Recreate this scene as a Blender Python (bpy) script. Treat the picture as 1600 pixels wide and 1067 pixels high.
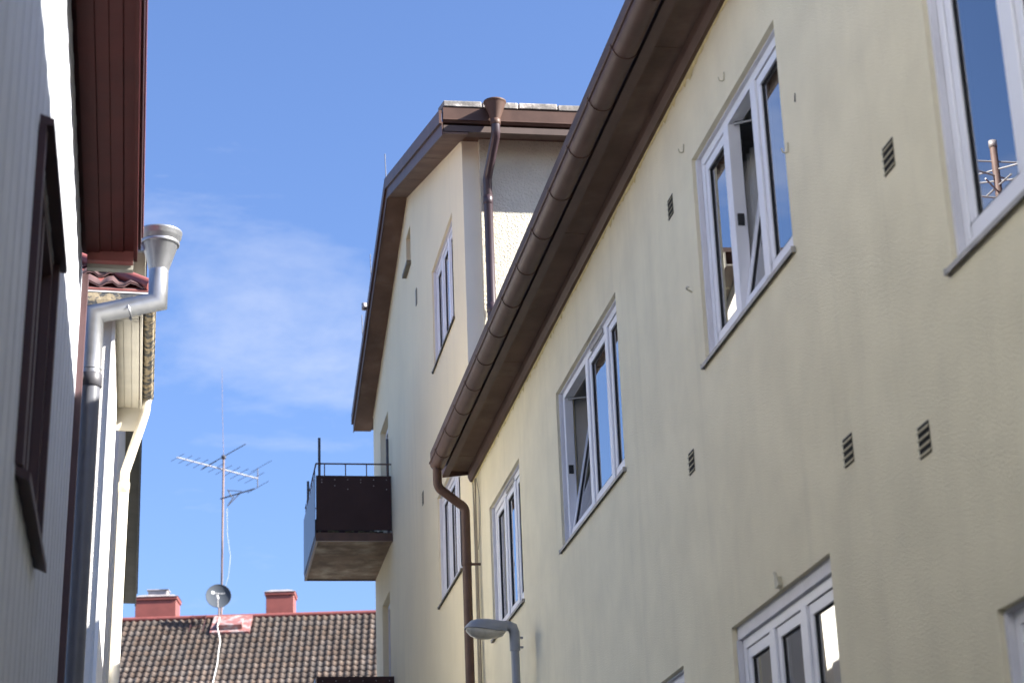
import bpy, bmesh, math, random
from mathutils import Vector, Matrix
from mathutils.geometry import tessellate_polygon
random.seed(7)
S = bpy.context.scene
for o in list(bpy.data.objects): bpy.data.objects.remove(o)
C = S.collection
R = math.radians

# ------------------------------------------------------------------ camera
cam_d = bpy.data.cameras.new('camera'); cam = bpy.data.objects.new('camera', cam_d); C.objects.link(cam)
YAW, PITCH, ROLL = 0.17425856, 0.34140233, -0.03824282
fw = Vector((math.sin(YAW)*math.cos(PITCH), math.cos(YAW)*math.cos(PITCH), math.sin(PITCH)))
ri = Vector((math.cos(YAW), -math.sin(YAW), 0)); up = ri.cross(fw)
r2 = ri*math.cos(ROLL) + up*math.sin(ROLL); u2 = -ri*math.sin(ROLL) + up*math.cos(ROLL)
cam.matrix_world = Matrix(((r2.x, u2.x, -fw.x, 0), (r2.y, u2.y, -fw.y, 0), (r2.z, u2.z, -fw.z, 1.6), (0, 0, 0, 1)))
cam_d.sensor_width = 36; cam_d.lens = 70.03; cam_d.clip_start = .05; cam_d.clip_end = 2000
cam_d.dof.use_dof = True; cam_d.dof.focus_distance = 17.0; cam_d.dof.aperture_fstop = 3.2
S.camera = cam

# ------------------------------------------------------------------ world, sun, exposure
SUN_TO = Vector((1.0, -0.36, 0.65)).normalized()
EL = math.asin(SUN_TO.z); AZ = math.atan2(SUN_TO.x, SUN_TO.y)
w = bpy.data.worlds.new('World'); S.world = w; w.use_nodes = True
nt = w.node_tree; nt.nodes.clear()
def wn(t, **k):
    n = nt.nodes.new(t)
    for a, b in k.items(): setattr(n, a, b)
    return n
sky = wn('ShaderNodeTexSky', sky_type='NISHITA', sun_disc=False, sun_elevation=EL, sun_rotation=AZ,
         altitude=30, air_density=1.0, dust_density=1.5, ozone_density=4.0)
bg = wn('ShaderNodeBackground'); bg.inputs['Strength'].default_value = 0.053
tc = wn('ShaderNodeTexCoord')
mp = wn('ShaderNodeMapping'); mp.inputs['Scale'].default_value = (1, 1, 2.3); mp.inputs['Rotation'].default_value = (0, R(25), 0)
mp.inputs['Location'].default_value = (0.2000, -6.4689, 4.2483)
nz = wn('ShaderNodeTexNoise'); nz.inputs['Scale'].default_value = 3.1; nz.inputs['Detail'].default_value = 9
nz.inputs['Roughness'].default_value = .62; nz.inputs['Distortion'].default_value = .35
rp = wn('ShaderNodeMapRange'); rp.inputs['From Min'].default_value = .53; rp.inputs['From Max'].default_value = .78
rp.inputs['To Max'].default_value = .75
cm = wn('ShaderNodeMix', data_type='RGBA'); cm.inputs['B'].default_value = (4.4, 4.6, 5.2, 1)
out = wn('ShaderNodeOutputWorld')
L = nt.links.new
L(tc.outputs['Generated'], mp.inputs['Vector']); L(mp.outputs[0], nz.inputs['Vector']); L(nz.outputs['Fac'], rp.inputs['Value'])
L(rp.outputs[0], cm.inputs['Factor']); tint = wn('ShaderNodeMix', data_type='RGBA', blend_type='MULTIPLY'); tint.inputs['Factor'].default_value = 1; tint.inputs['B'].default_value = (.94, .985, 1.19, 1)
L(sky.outputs[0], tint.inputs['A']); L(tint.outputs['Result'], cm.inputs['A']); L(cm.outputs['Result'], bg.inputs['Color']); L(bg.outputs[0], out.inputs['Surface'])
sd = bpy.data.lights.new('sun', 'SUN'); sd.energy = 5.0; sd.angle = R(.53); sd.color = (1.0, .95, .87)
so = bpy.data.objects.new('sun', sd); C.objects.link(so); so.rotation_euler = SUN_TO.to_track_quat('Z', 'Y').to_euler(); so.location = (30, -10, 30)
S.view_settings.view_transform = 'Standard'; S.view_settings.look = 'None'; S.view_settings.gamma = 1
S.view_settings.exposure = 2.1; S.view_settings.use_curve_mapping = False
S.render.engine = 'CYCLES'; S.cycles.max_bounces = 8; S.cycles.diffuse_bounces = 5; S.cycles.transparent_max_bounces = 12
S.cycles.caustics_reflective = False; S.cycles.caustics_refractive = False

# ------------------------------------------------------------------ materials
def mat(name, col, rough=.6, var=.0, vscale=3.0, bump=0., bscale=60., metal=0., streak=0., streak_col=None, obj_var=0., spec=.5, mott=None, mscale=2.0, mlo=.5, mhi=.6):
    m = bpy.data.materials.new(name); m.use_nodes = True; t = m.node_tree; n = t.nodes; l = t.links.new
    b = n['Principled BSDF']; b.inputs['Roughness'].default_value = rough; b.inputs['Metallic'].default_value = metal
    b.inputs['Specular IOR Level'].default_value = spec
    tcn = n.new('ShaderNodeTexCoord'); src = None
    rgb = n.new('ShaderNodeRGB'); rgb.outputs[0].default_value = (*col, 1); cur = rgb.outputs[0]
    def mix(fac, a, bcol, blend='MIX'):
        x = n.new('ShaderNodeMix'); x.data_type = 'RGBA'; x.blend_type = blend; l(fac, x.inputs['Factor']); l(a, x.inputs['A'])
        if isinstance(bcol, tuple): x.inputs['B'].default_value = (*bcol, 1)
        else: l(bcol, x.inputs['B'])
        return x.outputs['Result']
    def noise(scale, detail=5, mapping=None, rgh=.55):
        z = n.new('ShaderNodeTexNoise'); z.inputs['Scale'].default_value = scale; z.inputs['Detail'].default_value = detail; z.inputs['Roughness'].default_value = rgh
        if mapping:
            p = n.new('ShaderNodeMapping'); p.inputs['Scale'].default_value = mapping; l(tcn.outputs['Object'], p.inputs[0]); l(p.outputs[0], z.inputs['Vector'])
        else: l(tcn.outputs['Object'], z.inputs['Vector'])
        return z.outputs['Fac']
    def rng(s, a, bb, lo=0., hi=1.):
        x = n.new('ShaderNodeMapRange'); x.inputs['From Min'].default_value = a; x.inputs['From Max'].default_value = bb
        x.inputs['To Min'].default_value = lo; x.inputs['To Max'].default_value = hi; l(s, x.inputs['Value']); return x.outputs[0]
    if mott:
        cur = mix(rng(noise(mscale, 8, rgh=.62), mlo, mhi), cur, mott)
    if var:
        dark = tuple(c*(1-var) for c in col)
        cur = mix(rng(noise(vscale), .35, .68), cur, tuple((1-var,)*3), 'MULTIPLY')
    if streak:
        sc = streak_col or tuple(c*.55 for c in col)
        f = noise(1.0, 6, (5.5, 5.5, .28)); g = noise(.7, 3)
        mm = n.new('ShaderNodeMath'); mm.operation = 'MULTIPLY'; l(rng(f, .5, .78, 0, streak), mm.inputs[0]); l(rng(g, .35, .6), mm.inputs[1])
        cur = mix(mm.outputs[0], cur, sc)
    if obj_var:
        oi = n.new('ShaderNodeObjectInfo'); ge = n.new('ShaderNodeNewGeometry')
        ad = n.new('ShaderNodeMath'); ad.operation = 'ADD'; l(oi.outputs['Random'], ad.inputs[0]); l(ge.outputs['Random Per Island'], ad.inputs[1])
        fr = n.new('ShaderNodeMath'); fr.operation = 'FRACT'; l(ad.outputs[0], fr.inputs[0])
        hv = n.new('ShaderNodeHueSaturation'); l(cur, hv.inputs['Color']); l(rng(fr.outputs[0], 0, 1, 1-obj_var, 1+obj_var), hv.inputs['Value'])
        f2 = n.new('ShaderNodeMath'); f2.operation = 'MULTIPLY'; l(fr.outputs[0], f2.inputs[0]); f2.inputs[1].default_value = 7.31
        f3 = n.new('ShaderNodeMath'); f3.operation = 'FRACT'; l(f2.outputs[0], f3.inputs[0]); l(rng(f3.outputs[0], 0, 1, .6, 1.15), hv.inputs['Saturation'])
        cur = hv.outputs[0]
    l(cur, b.inputs['Base Color'])
    if bump:
        bp = n.new('ShaderNodeBump'); bp.inputs['Strength'].default_value = 1; bp.inputs['Distance'].default_value = bump
        l(noise(bscale, 6, rgh=.6), bp.inputs['Height']); l(bp.outputs[0], b.inputs['Normal'])
    return m
def glass_mat(name, tint=(1, 1, 1), refl=1.0):
    m = bpy.data.materials.new(name); m.use_nodes = True; t = m.node_tree; t.nodes.clear(); n = t.nodes; l = t.links.new
    o = n.new('ShaderNodeOutputMaterial'); g = n.new('ShaderNodeBsdfGlossy'); g.inputs['Roughness'].default_value = 0.0
    tr = n.new('ShaderNodeBsdfTransparent'); tr.inputs[0].default_value = (*tint, 1)
    f = n.new('ShaderNodeFresnel'); f.inputs[0].default_value = 1.52
    a6 = n.new('ShaderNodeMath'); a6.operation = 'MULTIPLY'; a6.inputs[1].default_value = 6*refl; l(f.outputs[0], a6.inputs[0])
    a5 = n.new('ShaderNodeMath'); a5.operation = 'MULTIPLY_ADD'; a5.inputs[1].default_value = 5; a5.inputs[2].default_value = 1; l(f.outputs[0], a5.inputs[0])
    mu = n.new('ShaderNodeMath'); mu.operation = 'DIVIDE'; mu.use_clamp = True; l(a6.outputs[0], mu.inputs[0]); l(a5.outputs[0], mu.inputs[1])
    x = n.new('ShaderNodeMixShader'); l(mu.outputs[0], x.inputs[0]); l(tr.outputs[0], x.inputs[1]); l(g.outputs[0], x.inputs[2]); l(x.outputs[0], o.inputs[0])
    return m
M = dict(
    yellow=mat('yellow_render', (.84, .765, .555), .9, var=.10, vscale=2.3, bump=.006, bscale=95, streak=.24, streak_col=(.48, .43, .31), spec=.2),
    bead=mat('yellow_paint_bead', (.74, .62, .30), .8, var=.3, vscale=12),
    cream=mat('cream_render', (.87, .775, .545), .9, var=.06, vscale=.9, bump=.002, bscale=90, streak=.25, streak_col=(.5, .46, .36), spec=.2),
    creamfront=mat('pale_smooth_render', (.86, .79, .62), .9, var=.06, vscale=1.5, bump=.002, bscale=70, streak=.2, streak_col=(.5, .48, .42), spec=.2),
    rough=mat('coarse_pebble_render', (.66, .62, .50), .95, var=.08, vscale=4, bump=.03, bscale=42, spec=.2),
    brown=mat('brown_painted_metal', (.105, .062, .048), .5, var=.25, vscale=5, bump=.0006, bscale=40, spec=.25),
    soffit=mat('brown_soffit', (.165, .105, .080), .7, var=.3, vscale=2.5, spec=.2, mott=(.235, .17, .135), mscale=1.6, mlo=.5, mhi=.75),
    purple=mat('aubergine_painted_pipe', (.050, .032, .038), .32, var=.2, vscale=6),
    frame=mat('white_plastic_frame', (.82, .82, .85), .4, var=.05, vscale=4),
    lining=mat('white_reveal_board', (.72, .71, .74), .55, var=.12, vscale=5),
    sill=mat('grey_sheet_sill', (.40, .38, .35), .5, var=.3, vscale=9, bump=.001),
    sillbrown=mat('olive_sheet_sill', (.16, .14, .09), .55, var=.3, vscale=8),
    glass=glass_mat('window_glass'),
    room=mat('plain_interior', (.68, .67, .65), .9),
    curtain=mat('pale_curtain', (.72, .70, .67), .9, var=.15, vscale=6),
    black=mat('vent_shadow', (.012, .012, .012), .9),
    ventslat=mat('painted_vent_slat', (.42, .37, .24), .8),
    gasket=mat('rubber_gasket', (.02, .02, .022), .7),
    stay=mat('steel_stay', (.35, .35, .35), .35, metal=.8),
    hook=mat('painted_hook', (.55, .50, .36), .6),
    cable=mat('grey_cable', (.30, .27, .22), .7),
    slate=mat('weathered_eave_tile', (.20, .185, .17), .85, var=.3, vscale=6, mott=(.55, .50, .46), mscale=5, mlo=.52, mhi=.66, bump=.006, bscale=30, obj_var=.25),
    rooftop=mat('brown_roofing', (.10, .07, .06), .8, var=.3, vscale=2),
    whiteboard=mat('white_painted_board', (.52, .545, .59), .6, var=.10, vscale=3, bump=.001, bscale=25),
    red=mat('dark_red_painted_wood', (.055, .0085, .007), .6, var=.3, vscale=4, bump=.001, bscale=30, spec=.2),
    mauve=mat('mauve_metal_tile', (.13, .075, .073), .6, var=.25, vscale=5, spec=.3),
    redlight=mat('red_painted_metal', (.22, .066, .058), .5, var=.2, vscale=5),
    darkred=mat('oxblood_painted_wood', (.045, .014, .015), .55, var=.3, vscale=5),
    silver=mat('aluminium_zinc_pipe', (.42, .43, .45), .38, var=.15, vscale=14, metal=.8),
    stucco=mat('white_roughcast', (.80, .77, .71), .95, var=.08, vscale=3, bump=.02, bscale=60, spec=.2),
    pilaster=mat('white_smooth_corner', (.80, .79, .76), .8, var=.05, vscale=3),
    beige=mat('cream_painted_board', (.56, .53, .45), .7, var=.12, vscale=4),
    peel=mat('peeling_gutter_paint', (.38, .31, .20), .8, var=.35, vscale=30, mott=(.07, .075, .08), mscale=11.0, mlo=.47, mhi=.53, bump=.004, bscale=20),
    ivory=mat('ivory_painted_pipe', (.60, .575, .51), .45, var=.1, vscale=7),
    ivoryworn=mat('rusty_ivory_pipe', (.50, .46, .38), .5, mott=(.16, .10, .06), mscale=9, mlo=.60, mhi=.68),
    greyrender=mat('pale_grey_render', (.68, .66, .62), .9, var=.1, vscale=2),
    greysoffit=mat('grey_olive_soffit', (.26, .25, .21), .8, var=.2, vscale=3),
    tile=mat('weathered_clay_tile', (.112, .084, .069), .9, var=.35, vscale=1.3, mott=(.22, .20, .17), mscale=7.5, mlo=.56, mhi=.74, bump=.006, bscale=30, obj_var=.17, spec=.2),
    chimney=mat('red_sheet_chimney', (.235, .066, .054), .55, var=.2, vscale=3),
    cap=mat('zinc_chimney_cap', (.46, .42, .42), .45, var=.4, vscale=7, metal=.3),
    hatch=mat('faded_red_sheet', (.28, .12, .11), .5, var=.3, vscale=7, mott=(.38, .34, .34), mscale=5, mlo=.5, mhi=.62),
    dish=mat('grey_dish', (.055, .065, .08), .8, var=.08, vscale=4, spec=.2),
    letter=mat('white_print', (.7, .7, .7), .6),
    mast=mat('rusty_mast', (.20, .13, .11), .6, var=.3, vscale=4),
    alu=mat('aluminium_rod', (.38, .38, .40), .6, metal=.3),
    pipeshade=mat('shade_darkened_pipe', (.115, .12, .14), .33, var=.1, vscale=10),  # dark tone stands in for shade on the lower silver pipe
    brownboard=mat('red_brown_corner_board', (.085, .042, .044), .55, var=.3, vscale=3),
    darkmetal=mat('dark_rod', (.05, .05, .06), .5),
    concrete=mat('stained_balcony_underside', (.30, .225, .165), .9, var=.45, vscale=3, spec=.1, mott=(.62, .54, .42), mscale=2.2, mlo=.48, mhi=.7, bump=.004, bscale=25),
    panel=mat('dark_brown_balcony_panel', (.048, .028, .027), .6, var=.15, vscale=3, spec=.15),
    sidepanel=mat('glossy_dark_side_panel', (.045, .05, .07), .3, var=.1, vscale=8, spec=.4),
    lampgrey=mat('grey_lamp_housing', (.30, .31, .33), .5, var=.1, vscale=10),
    bowl=mat('cloudy_lamp_bowl', (.60, .56, .47), .25, var=.3, vscale=12),
    asphalt=mat('pale_concrete_paving', (.24, .23, .215), .9, var=.3, vscale=1.5, bump=.008, bscale=80),
    moss=mat('lichen_dirt', (.12, .12, .07), .95, var=.5, vscale=20),
)

# ------------------------------------------------------------------ mesh helpers
class MB:
    def __init__(s, base=(0, 0, 0)): s.v = []; s.f = []; s.sm = []; s.b = Vector(base)
    def add(s, vs, fs, smooth=False):
        k = len(s.v); s.v += [Vector(p) - s.b for p in vs]
        for f in fs: s.f.append([i+k for i in f]); s.sm.append(smooth)
        return s
    def box(s, a, b, jit=0):
        x0, y0, z0 = a; x1, y1, z1 = b
        return s.add([(x0,y0,z0),(x1,y0,z0),(x1,y1,z0),(x0,y1,z0),(x0,y0,z1),(x1,y0,z1),(x1,y1,z1),(x0,y1,z1)],
                     [(0,3,2,1),(4,5,6,7),(0,1,5,4),(1,2,6,5),(2,3,7,6),(3,0,4,7)])
    def hexa(s, p): return s.add(p, [(0,3,2,1),(4,5,6,7),(0,1,5,4),(1,2,6,5),(2,3,7,6),(3,0,4,7)])
    def tube(s, path, r, n=12, caps=True):
        P = [Vector(p) for p in path]; m = len(P); rr = r if isinstance(r, (list, tuple)) else [r]*m
        T = []
        for i in range(m):
            a = (P[i]-P[i-1]).normalized() if i else None; b = (P[i+1]-P[i]).normalized() if i < m-1 else None
            T.append(((a or b) + (b or a)).normalized())
        ref = Vector((0, 0, 1)) if abs(T[0].z) < .9 else Vector((0, 1, 0))
        u = T[0].cross(ref).normalized(); vs = []
        for i in range(m):
            u = (u - T[i]*u.dot(T[i])).normalized(); v = T[i].cross(u)
            k = 1.0
            if 0 < i < m-1:
                c = (P[i]-P[i-1]).normalized().dot(T[i]); k = 1/max(c, .6)
                bend = ((P[i+1]-P[i]).normalized() - (P[i]-P[i-1]).normalized())
                bd = bend.normalized() if bend.length > 1e-6 else None
            else: bd = None
            for j in range(n):
                an = 2*math.pi*j/n; off = (u*math.cos(an)+v*math.sin(an))*rr[i]
                if bd is not None: off = off + bd*off.dot(bd)*(k-1)
                vs.append(P[i]+off)
        fs = [(i*n+j, i*n+(j+1) % n, (i+1)*n+(j+1) % n, (i+1)*n+j) for i in range(m-1) for j in range(n)]
        s.add(vs, fs, True)
        if caps: s.add(vs[:n], [tuple(range(n))[::-1]]); s.add(vs[-n:], [tuple(range(n))])
        return s
    def lathe(s, prof, c, n=20, smooth=True, capb=False):
        vs = [(c[0]+r*math.cos(2*math.pi*j/n), c[1]+r*math.sin(2*math.pi*j/n), c[2]+z) for r, z in prof for j in range(n)]
        fs = [(i*n+j, i*n+(j+1) % n, (i+1)*n+(j+1) % n, (i+1)*n+j) for i in range(len(prof)-1) for j in range(n)]
        s.add(vs, fs, smooth)
        if capb: s.add(vs[:n], [tuple(range(n))])
        return s
    def extr(s, prof, f0, f1, smooth=False):
        n = len(prof); a = [f0(*p) for p in prof]; b = [f1(*p) for p in prof]
        s.add(a+b, [(i, (i+1) % n, n+(i+1) % n, n+i) for i in range(n)], smooth)
        tr = tessellate_polygon([[Vector((p[0], p[1], 0)) for p in prof]])
        s.add(a, tr); s.add(b, [t[::-1] for t in tr]); return s
    def poly(s, pts): return s.add(pts, [tuple(range(len(pts)))])
    def wall(s, outer, holes, to3, depth):
        loops = [outer] + [[(a, b), (a, d), (c, d), (c, b)] for a, b, c, d in holes]
        tr = tessellate_polygon([[Vector((p[0], p[1], 0)) for p in lp] for lp in loops])
        flat = [p for lp in loops for p in lp]
        s.add([to3(u, v, 0) for u, v in flat], [t for t in tr])
        for lp in loops[1:]:
            for i in range(4):
                a, b = lp[i], lp[(i+1) % 4]
                s.add([to3(*a, 0), to3(*b, 0), to3(*b, depth), to3(*a, depth)], [(0, 1, 2, 3)])
        return s
    def build(s, name, m, parent=None, loc=None, kind=None, bevel=0):
        me = bpy.data.meshes.new(name); me.from_pydata([tuple(v) for v in s.v], [], s.f); me.update()
        me.polygons.foreach_set('use_smooth', s.sm)
        me.materials.append(M[m] if isinstance(m, str) else m)
        o = bpy.data.objects.new(name, me); C.objects.link(o)
        if parent: o.parent = parent
        if loc is not None: o.location = loc
        if kind: o['kind'] = kind
        if bevel:
            bm = bmesh.new(); bm.from_mesh(me); bmesh.ops.remove_doubles(bm, verts=bm.verts, dist=1e-5)
            bmesh.ops.bevel(bm, geom=[e for e in bm.edges if len(e.link_faces) == 2 and e.calc_face_angle(0) > .6], offset=bevel, segments=1, affect='EDGES', clamp_overlap=True)
            bm.to_mesh(me); bm.free()
        return o
def thing(name, label, cat, base=(0, 0, 0), mtx=None, group=None):
    o = bpy.data.objects.new(name, None); C.objects.link(o); o.empty_display_size = .3
    o.matrix_world = (mtx or Matrix.Identity(4)) @ Matrix.Translation(base)
    o['label'] = label; o['category'] = cat
    if group: o['group'] = group
    return o
def inst(src, parent, loc, rot=None, name=None, scale=None):
    o = bpy.data.objects.new(name or src.name.split('.')[0], src.data); C.objects.link(o); o.parent = parent; o.location = loc
    if rot: o.rotation_euler = rot
    if scale: o.scale = scale
    return o

# ------------------------------------------------------------------ ground
MB().poly([(-400, -200, 0), (400, -200, 0), (400, 600, 0), (-400, 600, 0)]).build('ground', 'asphalt', kind='structure')

# ================================================================== near yellow house
WX = 3.0; NY0, NY1 = -7.0, 19.77
YB = (3.0, 6.0, 0)
yh = thing('yellow_house', 'long yellow rendered house on the right with brown gutter and white windows', 'house', YB)
Z0, Z1 = 5.295, 6.60; FL = 2.87
# (y near, y far, z0, z1, sash split as fractions from the far end, tilted index, vent, gap)
wins = [
    ('three-part window with its middle sash tilted open, nearest the eave', 8.84, 10.58, Z0, Z1, [0, .335, .665, 1], 1, False, 0),
    ('two-part window with its far sash tilted open', 12.78, 15.09, Z0, Z1, [0, .44, .76, 1], 0, True, 0),
    ('closed window at the far end beside the brown downpipe', 16.92, 18.67, Z0, Z1, [0, .36, .70, 1], None, True, 0),
    ('large closed window at the right edge reflecting an aerial', 5.15, 6.93, 4.44, 5.79, [0, .37, .70, 1], None, False, 0),
    ('lower window with a wide head board', 8.72, 10.46, Z0-FL, 3.733, [0, .335, .66, 1], None, False, .06),
    (None, 5.10, 6.90, 4.44-FL, 3.07, [0, .5, 1], None, False, 0),
    (None, 11.55, 13.9, Z0-FL, 3.733, [0, .5, 1], None, False, 0),
    (None, 16.92, 18.67, Z0-FL, 3.733, [0, .5, 1], None, False, 0),
]
nw = MB(YB)
nw.wall([(NY0, 0), (NY1, 0), (NY1, 7.45), (NY0, 7.45)], [(a[1], a[3], a[2], a[4]) for a in wins], lambda u, v, d: (WX+d, u, v), .15)
nw.add([(13, NY0, 0), (13, NY1, 0), (13, NY1, 7.3), (13, NY0, 7.3), (WX, NY0, 0), (WX, NY0, 7.3)], [(0, 1, 2, 3), (4, 0, 3, 5)])
nw.add([(WX, NY0, 7.3), (13, NY0, 7.3), (8, NY0, 9.9)], [(0, 1, 2)])
wall_o = nw.build('wall', 'yellow', yh)
rm = MB(YB)
for zc in (Z1+.17, Z1+.17-FL):
    rm.box((WX+.16, NY0+.1, zc), (WX+4, NY1-.1, zc+.1))
rm.poly([(WX+1.3, NY0, 0), (WX+1.3, NY1-.1, 0), (WX+1.3, NY1-.1, 7), (WX+1.3, NY0, 7)])
for a in wins: rm.box((WX+.16, a[2]+.03, a[3]-.5), (WX+1.28, a[2]+.08, a[4]+.16))
rm.build('interior', 'room', yh)

def make_window(parent, base, label, y0, y1, z0, z1, split, tilt, vent, gap, wx=WX, dep=.050, lined=True, sillm='sill', low=False):
    """opening in a wall facing -x; far end is y1"""
    f = MB(base); t = .055; xf = wx+dep; xb = xf+.07
    zt = z1-gap-.012; zb = z0+.042
    yb, ya = y1-.03, y0+.03
    W = yb-ya
    f.box((xf, ya, zb), (xb, yb, zb+t)); f.box((xf, ya, zt-t), (xb, yb, zt))
    f.box((xf, yb-t, zb+t), (xb, yb, zt-t)); f.box((xf, ya, zb+t), (xb, ya+t, zt-t))
    for s in split[1:-1]:
        c = yb-W*s; f.box((xf-.006, c-.045, zb+t), (xb, c+.045, zt-t))
    win = f.build('window', 'frame', parent, bevel=.004)
    if label: win['label'] = label
    if lined:
        l = MB(base)
        l.box((wx+.022, yb+.002, zb), (xf+.02, y1-.001, zt)); l.box((wx+.022, y0+.001, zb), (xf+.02, ya-.002, zt))
        l.box((wx+.03, y0+.001, zt+.001), (xf+.05, y1-.001, z1-.001)); l.build('reveal_board', 'lining', win)
    if gap:
        MB(base).box((wx+.045, ya, zt+.002), (xf-.002, yb, z1-.02)).build('head_board', 'lining', win)
    # sill: bent sheet with drip edge and end caps
    s = MB(base); a, b = y0-.03, y1+.03
    prof = [(-.024, z0-.014), (-.020, z0-.014), (-.019, z0+.004), (dep+.005, z0+.036), (dep+.005, z0+.041), (-.024, z0+.009)]
    s.extr(prof, lambda p, q: (wx+p, a, q), lambda p, q: (wx+p, b, q))
    s.box((wx-.026, b-.001, z0-.016), (wx-.002, b+.005, z0+.016)); s.box((wx-.026, a-.005, z0-.016), (wx-.002, a+.001, z0+.016))
    s.build('sill', sillm, win)
    if vent:
        c = yb-W*(split[1]+split[2])/2-.05 if len(split) > 3 else yb-W*.7
        MB(base).box((xf-.012, c-.22, zt-t+.004), (xf-.0005, c+.22, zt-.016)).build('trickle_vent', 'sill', win, bevel=.003)
    for i in range(len(split)-1):
        o0 = t if i == 0 else .045; o1 = t if i == len(split)-2 else .045
        yf = yb-W*split[i]-o0-.003; yn = yb-W*split[i+1]+o1+.003
        za, zc = zb+t+.003, zt-t-.003; q = .058
        m = MB(base); xs, xe = xf+.008, xb+.002
        m.box((xs, yn, za), (xe, yf, za+q)); m.box((xs, yn, zc-q), (xe, yf, zc)); m.box((xs, yf-q, za+q), (xe, yf, zc-q)); m.box((xs, yn, za+q), (xe, yn+q, zc-q))
        g = MB(base).box((xs+.018, yn+q-.01, za+q-.01), (xs+.024, yf-q+.01, zc-q+.01))
        k = MB(base); e = .007
        for (p0, p1, q0, q1) in ((yn+q, yf-q, za+q, za+q+e), (yn+q, yf-q, zc-q-e, zc-q), (yn+q, yn+q+e, za+q+e, zc-q-e), (yf-q-e, yf-q, za+q+e, zc-q-e)):
            k.box((xs+.010, p0, q0), (xs+.0175, p1, q1))
        if tilt == i:
            piv = Vector((xs, 0, za)); an = R(11); B = Vector(base)
            for mm in (m, g, k):
                nv = []
                for v in mm.v:
                    p = v+B-piv; nv.append(Vector((p.x*math.cos(an)+p.z*math.sin(an), p.y, -p.x*math.sin(an)+p.z*math.cos(an)))+piv-B)
                mm.v = nv
            h = zc-za; tx = xs+math.sin(an)*h
            st = MB(base); st.tube([(xf+.03, yf-.02, zt-t-.01), (tx-.01, yf-.22, za+math.cos(an)*h-.02)], .008, 6)
            st.build('stay_arm', 'stay', win)
            MB(base).box((xf+.012, yf-.006, za+h*.45), (xf+.05, yf+.004, za+h*.45+.07)).build('latch', 'gasket', win)
        so_ = m.build('sash', 'frame', win, bevel=.004)
        g.build('pane', 'glass', win); k.build('gasket', 'gasket', win)
    return win
for (lab, y0, y1, z0, z1, sp, ti, ve, gp) in wins:
    wn_ = make_window(yh, YB, lab, y0, y1, z0, z1, sp, ti, ve, gp)
def curtain(parent, base, x, y0, y1, z0, z1, m='curtain', amp=.02, wl=.09):
    n = max(8, int((y1-y0)/wl*8)); vs = []; c = MB(base)
    for i in range(n+1):
        y = y0+(y1-y0)*i/n; dx = amp*math.sin((y-y0)/wl*2*math.pi)+amp*.4*math.sin(y*23)
        vs += [(x+dx, y, z0), (x+dx, y, z1)]
    c.add(vs, [(2*i, 2*i+2, 2*i+3, 2*i+1) for i in range(n)], True); return c.build('curtain', m, parent)
for (ya, yb, za, zb) in ((8.72, 9.3, 2.45, 3.7), (9.85, 10.45, 2.45, 3.7), (16.95, 17.6, 5.3, 6.55), (18.0, 18.65, 5.3, 6.55), (9.95, 10.55, 5.32, 6.55), (8.85, 9.15, 5.32, 6.55),
                         (12.8, 13.3, 5.32, 6.55), (6.3, 6.9, 4.46, 5.75), (5.2, 5.6, 4.46, 5.75), (6.3, 6.88, 1.6, 3.05), (16.95, 17.5, 2.45, 3.7)):
    curtain(yh, YB, 3.30, ya, yb, za, zb)
curtain(yh, YB, 3.44, 13.6, 15.06, 5.1, 6.6); curtain(yh, YB, 3.44, 9.2, 10.1, 5.1, 6.6)
# eaves
def ear(y0, y1): return (lambda p, q: (p, y0, q)), (lambda p, q: (p, y1, q))
EY0, EY1 = 4.0, 19.66
MB(YB).extr([(2.675, 7.20), (2.745, 7.20), (2.745, 7.24), (2.705, 7.24), (2.705, 7.44), (2.675, 7.44)], *ear(-7.2, EY1)).build('fascia', 'brown', yh)
y = NY0; k = 0
while y < EY1-.05:
    L_ = min(1.45, EY1-y)
    if y+L_ > 4: MB(YB).box((2.747, y+.002, 7.255+.002*(k % 2)), (2.957, y+L_-.002, 7.275)).build('soffit_panel', 'soffit', yh)
    y += L_; k += 1
MB(YB).box((2.747, NY0, 7.28), (3.0, EY1-.01, 7.29)).build('soffit_backing', 'soffit', yh)
MB(YB).extr([(2.945, 7.20), (2.968, 7.15), (2.997, 7.15), (2.997, 7.277), (2.945, 7.277)], *ear(-7.0, EY1+.03)).build('moulding', 'brown', yh)
MB(YB).extr([(2.68, 7.19), (2.95, 7.22), (2.975, 7.145), (2.995, 7.145), (2.995, 7.46), (2.68, 7.46)], *ear(EY1+.001, EY1+.02)).build('eave_end_board', 'brown', yh)
# ragged paint bead along the wall head
bd = MB(YB); n = 330; vs = []
for i in range(n+1):
    yy = 6.5+(19.74-6.5)*i/n; h = .016+.016*random.random()+(.04*random.random() if random.random() < .16 else 0)+.012*math.sin(yy*5.3)*math.sin(yy*1.7)
    vs += [(2.9935, yy, 7.15), (2.9915, yy, 7.15-h*.6), (2.997, yy, 7.15-h)]
bd.add(vs, [f for i in range(n) for f in ((3*i, 3*i+3, 3*i+4, 3*i+1), (3*i+1, 3*i+4, 3*i+5, 3*i+2))], True); bd.build('paint_bead', 'bead', yh)
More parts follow.
